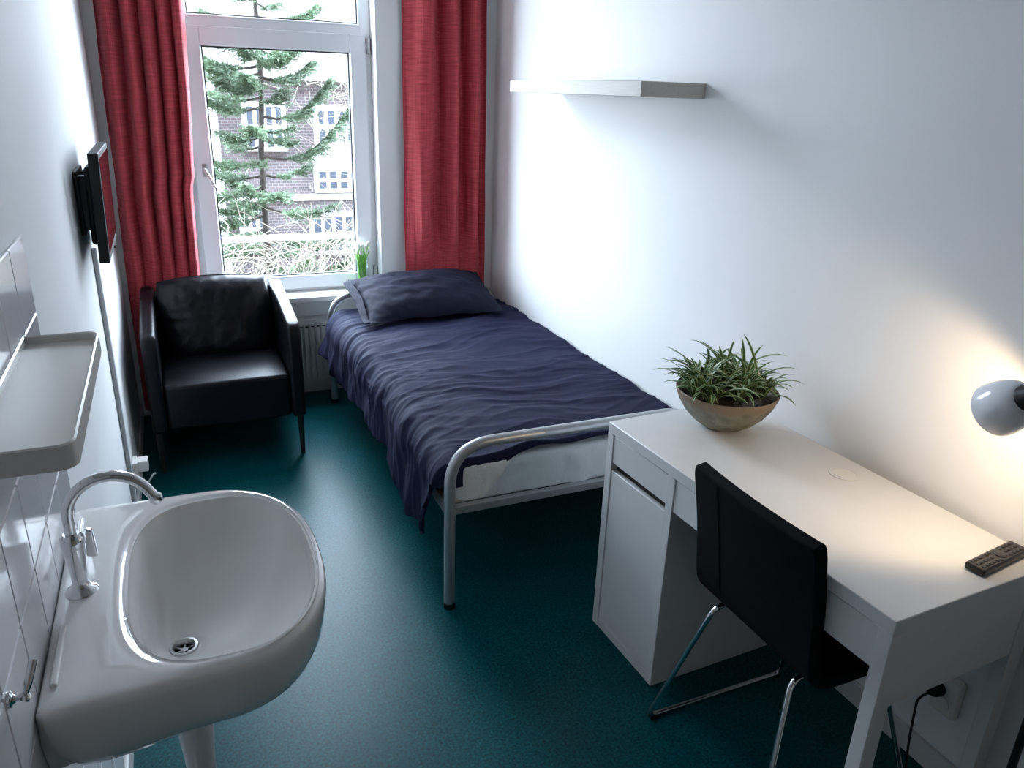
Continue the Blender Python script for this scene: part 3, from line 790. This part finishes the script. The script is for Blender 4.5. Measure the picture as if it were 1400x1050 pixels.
# centre seam on the back of the shell
sp_ = [Vector((rows[j][9][1]))-K for j in range(22, len(rows)-1)]
sp2 = [Vector((rows[j][9][0]))-K for j in range(22, len(rows)-1)]
MB().tube(sp_, .0018, 6).tube(sp2, .0018, 6).build('seam', 'chairfabric', so)
for y_t, y_f, nm in ((1.335, 1.425, 'sled_frame'), (1.045, .955, 'sled_frame')):
    loop_ = rounded([(1.105, y_f, .008), (1.215, y_t, .425), (1.50, y_t, .428), (1.60, y_f, .008)], .035, 6, True)
    fr = MB().tube(rel(loop_, K), .0075, 10, True).build(nm, 'chrome', ch)
    for (gx, gy) in ((1.125, y_f), (1.58, y_f)): MB().box(gx-.012-K.x, gx+.012-K.x, gy-.009-K.y, gy+.009-K.y, 0, .012, .002).build('floor_glide', 'blackplastic', fr)
for x in (1.26, 1.46): MB().tube(rel([(x, 1.045, .427), (x, 1.335, .427)], K), .007, 8).build('cross_bar', 'chrome', ch)

# ------------------------------------------------------------------ potted spider plant
pt = thing('potted_plant', 'green and white striped spider plant in a weathered stoneware bowl on the desk', 'plant', (1.497, 1.735, ZT))
prof = [(.0, 0), (.055, 0), (.066, .004), (.095, .024), (.122, .052), (.142, .083), (.152, .108), (.155, .118), (.152, .121), (.147, .118), (.142, .100), (.12, .085), (0, .082)]
MB().lathe(prof, 56).build('bowl', 'bowl', pt, 60)
def soil(u, v):
    a = 2*pi*u; r = .140*v
    return (r*cos(a), r*sin(a), .094+.010*(1-v)+.008*fbm(r*cos(a)*30, r*sin(a)*30, 3))
MB().grid(soil, 40, 12, True).build('soil', 'soil', pt)
def film(u, v):
    x, y = -.06+.15*u, -.128+.06*v
    return (x*.9, y, .104+.016*fbm(u*4, v*4, 1)+.012*sin(v*3))
MB().grid(film, 24, 12).build('film_wrapping', 'wrap', pt, 20)
lm = []
for i in range(18):
    Ln = random.uniform(.09, .175); bend = random.uniform(1.1, 2.7); el0 = random.uniform(.75, 1.45); wd = random.uniform(.0065, .0100); tw = random.uniform(-.5, .5)
    N = 9; V = []; UV = []; x = z = 0; el = el0; d = Ln/N
    for j in range(N+1):
        t = j/N; w = wd*(.55+.9*t)*(1-t)**.55 if t > .35 else wd*(.6+.55*t)
        w = max(w, .0003)
        for k, s in enumerate((-1, 0, 1)):
            V.append((x, s*w+tw*.02*t*t, z+(abs(s)*w*.45))); UV.append((k/2, t))
        el -= bend/N*(.4+1.2*t); x += d*cos(el); z += d*sin(el)
    Fc = [(j*3+k, j*3+k+1, j*3+k+4, j*3+k+3) for j in range(N) for k in range(2)]
    mb = MB().add(V, Fc); mb.uv = UV; lm.append(mb.mesh('leaf', 'leaf', 80, False))
crowns = [(-.085, -.035), (-.06, .05), (0, -.05), (.005, .03), (.07, .0), (.085, -.055), (.06, .06), (-.02, .09), (-.105, .01), (.035, -.02)]
for ci, (cx_, cy_) in enumerate(crowns):
    for k in range(29):
        a = 2*pi*k/29*2.4+random.uniform(-.3, .3)
        rr_ = random.uniform(0, .012); s = random.uniform(.88, 1.22)
        if k % 5 == 0: s *= 1.12
        # leaves lean away from the wall side so that they clear it
        px, py = cx_+rr_*cos(a), cy_+rr_*sin(a)
        reach = .15*s
        if px+reach*cos(a)*.95 > .19: s *= max(.4, (.19-px)/(reach*max(.3, cos(a))*.95))
        inst('leaf', lm[(ci*5+k*7) % 18], pt, (px, py, .098), (random.uniform(-.2, .2), random.uniform(-.25, .15), a), (s, 1, s))

# ------------------------------------------------------------------ remote control
rm = thing('remote_control', 'black television remote control lying on the white desk', 'remote control', (1.603, .900, ZT), math.atan2(.033, .2))
rm.rotation_euler.z = .13
MB().box(-.092, .092, -.0225, .0225, .001, .019, .006, 3).build('body', 'remote', rm)
btn = MB().box(-.0045, .0045, -.0035, .0035, .0185, .021, .001, 1).mesh('button', 'rubber')
for i in range(12):
    x = -.078+i*.0135
    if -.012 < x < .028: continue
    for y in (-.0125, 0, .0125): inst('button', btn, rm, (x, y, 0))
MB().lathe([(0, .0215), (.012, .0215), (.0145, .0205), (.0145, .0185)], 24, (.008, 0, 0)).build('direction_pad', 'rubber', rm)
for y in (-.017, .017):
    for x in (-.012, .028): inst('button', btn, rm, (x, y*.85, 0))

# ------------------------------------------------------------------ floor lamp by the desk
PX, PY = 1.615, .745
lamp = thing('floor_lamp', 'black reading lamp with an opal white shade leaning over the desk', 'lamp', (PX, PY, 0))
LQ = Vector((PX, PY, 0))
MB().lathe([(0, 0), (.085, 0), (.09, .004), (.09, .016), (.085, .02), (.012, .024)], 36).build('base', 'blackmetal', lamp)
MB().tube([(0, 0, .02), (0, 0, 1.12)], .009, 14).build('pole', 'blackmetal', lamp)
HC = Vector((1.530, .945, 1.112)); AX = Vector((.24, .75, -.61)).normalized()       # shade rim centre and pointing direction
BK = HC-AX*.085
qm = AX.to_track_quat('Z', 'Y').to_matrix()
MB().lathe([(.020, -.088), (.024, -.088), (.036, -.078), (.047, -.060), (.054, -.036), (.0575, -.012), (.057, 0), (.0545, 0), (.055, -.012), (.0515, -.036), (.0445, -.058), (.034, -.075), (.020, -.084)], 40, HC-LQ, qm).build('shade', 'bulbwhite', lamp, 60)
MB().lathe([(0, -.150), (.014, -.150), (.017, -.140), (.019, -.115), (.026, -.092), (.029, -.080), (.024, -.078), (0, -.078)], 28, HC-LQ, qm).build('socket', 'blackplastic', lamp)
neck = rounded([(0, 0, 1.10), (0, 0, 1.29), BK-AX*.12-LQ, BK-AX*.05-LQ], .09, 10)
MB().tube(neck, .0075, 12).build('gooseneck', 'blackmetal', lamp)
be = bpy.data.materials.new('warm_lamp_bulb'); be.use_nodes = True
bb = be.node_tree.nodes['Principled BSDF']; bb.inputs['Emission Color'].default_value = (1, .72, .42, 1); bb.inputs['Emission Strength'].default_value = 20
MB().lathe([(0, -.080), (.010, -.078), (.014, -.070), (.015, -.062), (.012, -.054), (.006, -.050), (0, -.049)], 20, HC-LQ, qm).build('bulb', be, lamp, 80)
ld_ = bpy.data.lights.new('lamp_light', 'SPOT'); ld_.energy = 6; ld_.color = (1, .74, .46); ld_.shadow_soft_size = .012; ld_.spot_size = radians(150); ld_.spot_blend = .7
lo = bpy.data.objects.new('lamp_light', ld_); COL.objects.link(lo); lo.parent = lamp; lo.location = HC-AX*.032-LQ; lo.rotation_euler = (-AX).to_track_quat('Z', 'Y').to_euler()

# socket and black plug under the desk
so2 = thing('wall_socket', 'grey double wall socket under the desk with a black plug in it', 'socket', (XR, .985, .262))
MB().box(-.028, 0, -.036, .036, -.058, .058, .008, 3).build('socket_plate', 'cream', so2)
MB().lathe([(0, -.03), (.02, -.03), (.021, -.027), (.02, -.0245)], 24, (0, 0, -.024), Matrix.Rotation(pi/2, 3, 'Y')).build('outlet_well', 'cream', so2)
pg = thing('power_cord', 'black plug and power cord hanging from the socket under the desk', 'cord', (XR-.028, 1.0, .262))
pc = Vector(pg.location)
MB().lathe([(0, -.006), (.018, -.004), (.019, .010), (.016, .026), (.009, .036), (.006, .042)], 20, (0, 0, .012), Matrix.Rotation(-pi/2, 3, 'Y')).build('plug', 'blackplastic', pg)
cp = rounded(rel([(XR-.062, 1.0, .274), (XR-.10, 1.005, .262), (XR-.105, .995, .14), (XR-.10, .98, .004), (XR-.125, .91, .004), (PX+.01, PY+.085, .012)], pc), .05, 8)
MB().tube(cp, .0032, 8).build('cable', 'blackplastic', pg)

# ------------------------------------------------------------------ vase with tulips on the sill
vx, vy, vz = .960, 4.295, .602
va = thing('glass_vase', 'clear glass cylinder vase of white tulips on the window sill', 'vase', (vx, vy, vz))
MB().lathe([(0, 0), (.034, 0), (.036, .004), (.0375, .20), (.0355, .20), (.034, .012), (0, .010)], 32).build('glass', 'vaseglass', va)
lf = []
for i in range(34):
    a = random.uniform(0, 2*pi); r0 = random.uniform(0, .024); r1 = r0+random.uniform(.008, .034)
    b = (r0*cos(a+.8), r0*sin(a+.8), .013); zt = random.uniform(.20, .262)
    t = (min(r1, .056)*cos(a), min(r1, .056)*sin(a), zt)
    rm_ = min(r1, .027); mid = (rm_*cos(a), rm_*sin(a), .185)
    tl_ = thing('tulip', 'white tulip on a green stem in the glass vase', 'flower', (vx, vy, vz), 0, 'white tulips in the vase')
    MB().tube(rounded([b, mid, t], .03, 4), .0022, 6).build('stem', 'stem', tl_)
    la = random.uniform(0, 2*pi); L_ = random.uniform(.12, .2)
    V = []
    for j in range(6):
        q = j/5; w = .005*sin(pi*min(1, q*.85+.12)); zz = .03+q*(zt-.035); k_ = min(1, zz/.185); e_ = max(0, (zz-.185)/(zt-.185)); cx_ = (b[0]*(1-k_)+mid[0]*k_)*(1-e_)+t[0]*e_; cy_ = (b[1]*(1-k_)+mid[1]*k_)*(1-e_)+t[1]*e_
        V += [(cx_-w*sin(la), cy_+w*cos(la), zz), (cx_+w*sin(la), cy_-w*cos(la), zz)]
    MB().add(V, [(2*j, 2*j+1, 2*j+3, 2*j+2) for j in range(5)]).build('leaf', 'stem', tl_)
    MB().lathe([(0, -.004), (.006, 0), (.0085, .008), (.0075, .016), (.003, .023), (0, .024)], 10, t).build('bloom', 'bloom', tl_, 80)

# ------------------------------------------------------------------ outside
gd = struct('ground', MB().box(-25, 30, 4.8, 60, -4.2, -4.0), 'ground')
rl = thing('balcony_bar', 'white guard bar fixed outside across the window', 'railing', (.6, 4.72, .84))
MB().tube([(-.62, 0, 0), (.62, 0, 0)], .019, 12).build('bar', 'upvc', rl)
for x in (-.6, .6): MB().tube([(x, 0, 0), (x, -.28, 0)], .012, 8).build('bracket', 'upvc', rl)

# unseen outer wall, added to block sky light from the view outside
struct('wall_sky_blocker', MB().box(-17, XL-.15, 4.37, 4.41, -4, 13).box(XR+.15, 18, 4.37, 4.41, -4, 13).box(XL-.15, XR+.15, 4.37, 4.41, -4, -.15).box(XL-.15, XR+.15, 4.37, 4.41, ZC+.15, 13), 'brick')
# brick house opposite
HY = 16.0
hs = thing('brick_house', 'brick house with white window frames behind the fir tree', 'building', (2.0, HY, -4))
hb = Vector(hs.location)
def hbox(nm, x0, x1, z0, z1, y0=0, y1=.3, m='brick', par=None, b=0):
    return MB().box(x0-hb.x, x1-hb.x, y0, y1, z0-hb.z, z1-hb.z, b).build(nm, m, par or hs)
hbox('wall', -5, 7.5, -4, 1.75, .12, 6)
hbox('cornice', -5.1, 7.6, 1.75, 1.95, -.1, 6, 'farwhite')
MB().prism([(-.15, 5.95), (6.1, 5.95), (3, 7.2)], 'x', -7.1, 5.6).build('roof', 'roof', hs)
def hwin(x0, x1, z0, z1, nx, nz):
    w = hbox('window', x0, x1, z0, z1, .0, .14, 'farwhite')
    gx = (x1-x0-.10)/nx; gz = (z1-z0-.10)/nz
    for i in range(nx):
        for j in range(nz):
            hbox('pane', x0+.05+gx*i+.035, x0+.05+gx*(i+1)-.035, z0+.05+gz*j+.035, z0+.05+gz*(j+1)-.035, -.012, .0, 'farpane', w)
for (x0, x1, z0, z1, nx, nz) in ((1.42, 2.22, .45, 1.35, 4, 2), (2.75, 3.6, .55, 1.3, 4, 2), (2.7, 3.65, -.35, .15, 4, 2), (1.2, 1.75, -1.5, -.55, 3, 2), (2.55, 3.5, -1.6, -.75, 4, 2), (-.9, .1, .4, 1.4, 3, 2), (-.9, .1, -1.6, -.6, 3, 2), (4.2, 5.2, .4, 1.4, 4, 2), (4.2, 5.2, -1.6, -.6, 4, 2)):
    hwin(x0, x1, z0, z1, nx, nz)
hbox('spandrel_panel', 2.7, 3.65, .15, .55, .02, .13, 'farwhite')
hbox('rendered_pier', .55, .98, -4, 1.75, -.05, .13, 'farstucco')
hbox('string_course', -5, 7.5, -.5, -.38, .06, .13, 'farwhite')
hs2 = thing('rendered_house', 'pale rendered house rising beyond the brick house', 'building', (6.5, 26, -4))
MB().box(-1.6, 6, 0, 6, 0, 8.0).build('wall', 'farstucco', hs2)
MB().box(-1.7, 6.1, -.1, 6.1, 8.0, 8.25).build('cornice', 'farwhite', hs2)
for i in range(4):
    for j in range(2):
        w = MB().box(-.9+i*1.6, .0+i*1.6, -.06, .05, 3.2+j*2.4, 4.8+j*2.4).build('window', 'farwhite', hs2)
        for k in range(2): MB().box(-.82+i*1.6+k*.42, -.5+i*1.6+k*.42, -.08, -.05, 3.3+j*2.4, 4.7+j*2.4).build('pane', 'farpane', w)

# fir tree
TX, TY = .985, 9.0
fir = thing('fir_tree', 'green fir tree with drooping layered branches outside the window', 'tree', (TX, TY, -4))
fb = Vector(fir.location)
trk = [(.0, 0, 0), (-.02, 0, 2), (-.035, .0, 4.35), (-.02, 0, 5.0), (.025, .02, 5.5), (.04, 0, 5.95), (.03, 0, 7.0), (.02, 0, 8.2)]
MB().tube(trk, [.12, .08, .036, .032, .029, .027, .022, .006], 10).build('trunk', 'bark', fir)
nv, nf = [], []
rnd = random.Random(3)
def trunk_at(z):
    for a, b in zip(trk, trk[1:]):
        if a[2] <= z <= b[2]:
            t = (z-a[2])/(b[2]-a[2]); return Vector(a).lerp(Vector(b), t)
    return Vector(trk[-1])
def needle_branch(p0, d, L, rise, dens, shag):
    pts = []; nseg = 9; d = Vector((d[0], d[1], 0)).normalized(); sidev = Vector((-d.y, d.x, 0))
    wob = rnd.uniform(-.15, .15)
    for i in range(nseg+1):
        t = i/nseg
        pts.append(p0 + d*(L*t) + Vector((0, 0, rise*L*t*t - .10*L*sin(pi*t))) + sidev*(wob*L*t*t))
    MB().tube(pts, [.016*(1-.85*i/nseg)+.002 for i in range(nseg+1)], 5).build('branch', 'bark', fir)
    for k in range(int(dens*L)):
        t = rnd.uniform(.18, 1)**.8; i = min(nseg-1, int(t*nseg)); c = pts[i].lerp(pts[i+1], t*nseg-i)
        s = rnd.choice((-1, 1)); tl2 = rnd.uniform(.05, .22)*shag*(1.15-t*.6)
        td = (d*rnd.uniform(.3, 1)+sidev*s*rnd.uniform(.2, 1)+Vector((0, 0, rnd.uniform(-.35, .30)))).normalized()
        for q in range(11):
            b0 = c+td*(tl2*q/10); nd = (td*.7+Vector((rnd.uniform(-1, 1), rnd.uniform(-1, 1), rnd.uniform(-.6, 1)))).normalized()
            w = nd.orthogonal().normalized()*.0065; o = len(nv)
            nv.extend([b0-w, b0+w, b0+nd*rnd.uniform(.03, .055)]); nf.append((o, o+1, o+2))
# branches seen in the photo, then the rest of the whorls
for (z, dx, dy, L, rise) in ((1.36, 1, -.15, .72, .55), (.95, 1, -.2, 1.02, .62), (1.45, -1, -.2, .55, .1), (1.75, 1, .1, .55, .30), (1.78, -1, -.2, .60, .15), (.90, -1, -.3, .62, .08), (.62, -1, -.4, .72, -.05), (.40, 1, -.4, .75, .05), (.32, -1, -.3, .65, -.1), (.05, 1, -.3, 1.0, .12), (.0, -1, -.4, .7, -.1), (-.25, 1, -.3, .95, .1), (-.3, -1, -.3, .75, -.1), (1.22, -.3, -1, .5, .1), (.6, .3, -1, .55, .0), (2.0, .6, -.6, .55, .2), (2.05, -.7, -.5, .6, .15), (1.62, -.8, -.6, .5, .2), (2.25, -.9, -.3, .55, .15), (2.32, .9, -.3, .6, .2), (2.5, -.4, -.8, .5, .1), (2.62, .7, -.6, .5, .25), (2.75, -1, 0, .5, .15), (2.9, .5, -.8, .45, .2), (1.68, -.5, -.9, .5, .15), (1.86, -1, .1, .55, .1), (1.95, -.3, -1, .45, .2), (1.9, .4, -.9, .4, .2), (1.55, -1, .3, .5, .05), (1.52, .5, -.9, .35, .3), (1.15, -.9, -.4, .45, .1), (.75, -.9, .2, .5, .05), (.5, -.6, -.8, .5, 0), (.18, -.8, -.6, .6, -.05)):
    needle_branch(trunk_at(z+4), (dx, dy), L, rise, 330, 1.3)
for k in range(46):
    z = rnd.choice((rnd.uniform(-1.8, .1), rnd.uniform(1.6, 3.9), rnd.uniform(-.2, 1.8))); a = rnd.uniform(0, 2*pi)
    L = max(.25, 1.05-.2*(z+.5))*rnd.uniform(.5, .9)
    if z < 1.8 and z > -.2: L *= .7
    needle_branch(trunk_at(z+4), (cos(a), sin(a)), L, rnd.uniform(-.1, .25), 190, 1.1)
mb = MB(); mb.v = [tuple(p) for p in nv]; mb.f = nf
tag(mb.build('needles', 'needles', fir, 180, False), 'dense green needles', None, None, 'stuff')

# bare tangled shrub under the window and a leafless tree further right
def twiggy(name, label, cat, base, spots, n, lr, up, r0, seed, trunk=None):
    rn = random.Random(seed); t = thing(name, label, cat, base); B = Vector(base); mb = MB()
    for k in range(n):
        p = spots(rn); d = Vector((rn.gauss(0, 1), rn.gauss(0, .6), rn.gauss(up, .7))).normalized(); L = rn.uniform(*lr); pts = [Vector(p)]
        for j in range(4):
            d = (d+Vector((rn.gauss(0, .28), rn.gauss(0, .28), rn.gauss(-.02, .25)))).normalized(); pts.append(pts[-1]+d*L/4)
        mb.tube(pts, [r0, r0*.85, r0*.7, r0*.5, r0*.25], 3, caps=False)
    tag(mb.build('twigs', 'twig', t, 180, False), 'tangle of thin bare twigs', None, None, 'stuff')
    if trunk:
        for pts, rs in trunk: MB().tube(pts, rs, 7).build('stem', 'twig', t)
    return t
twiggy('bare_shrub', 'tangled leafless shrub filling the view below the fir tree', 'shrub', (1.1, 6.8, -4),
       lambda rn: (rn.uniform(-1.5, 1.5), rn.uniform(-.5, .7), rn.triangular(2.6, 4.55, 3.6)), 1900, (.25, .8), .35, .0068, 5,
       [([(x, .1, 0), (x*1.2, .05, 1.5), (x*1.5, 0, 3.2)], [.035, .03, .012]) for x in (-.6, -.2, .2, .6, .9)])
twiggy('bare_tree', 'leafless pale tree with fine branches right of the fir tree', 'tree', (3.0, 12.5, -4),
       lambda rn: (rn.gauss(0, .55), rn.gauss(0, .4), rn.uniform(4.3, 7.2)), 330, (.4, 1.1), .7, .007, 9,
       [([(0, 0, 0), (.05, 0, 3), (0, 0, 5), (.1, 0, 7)], [.10, .07, .045, .012])])
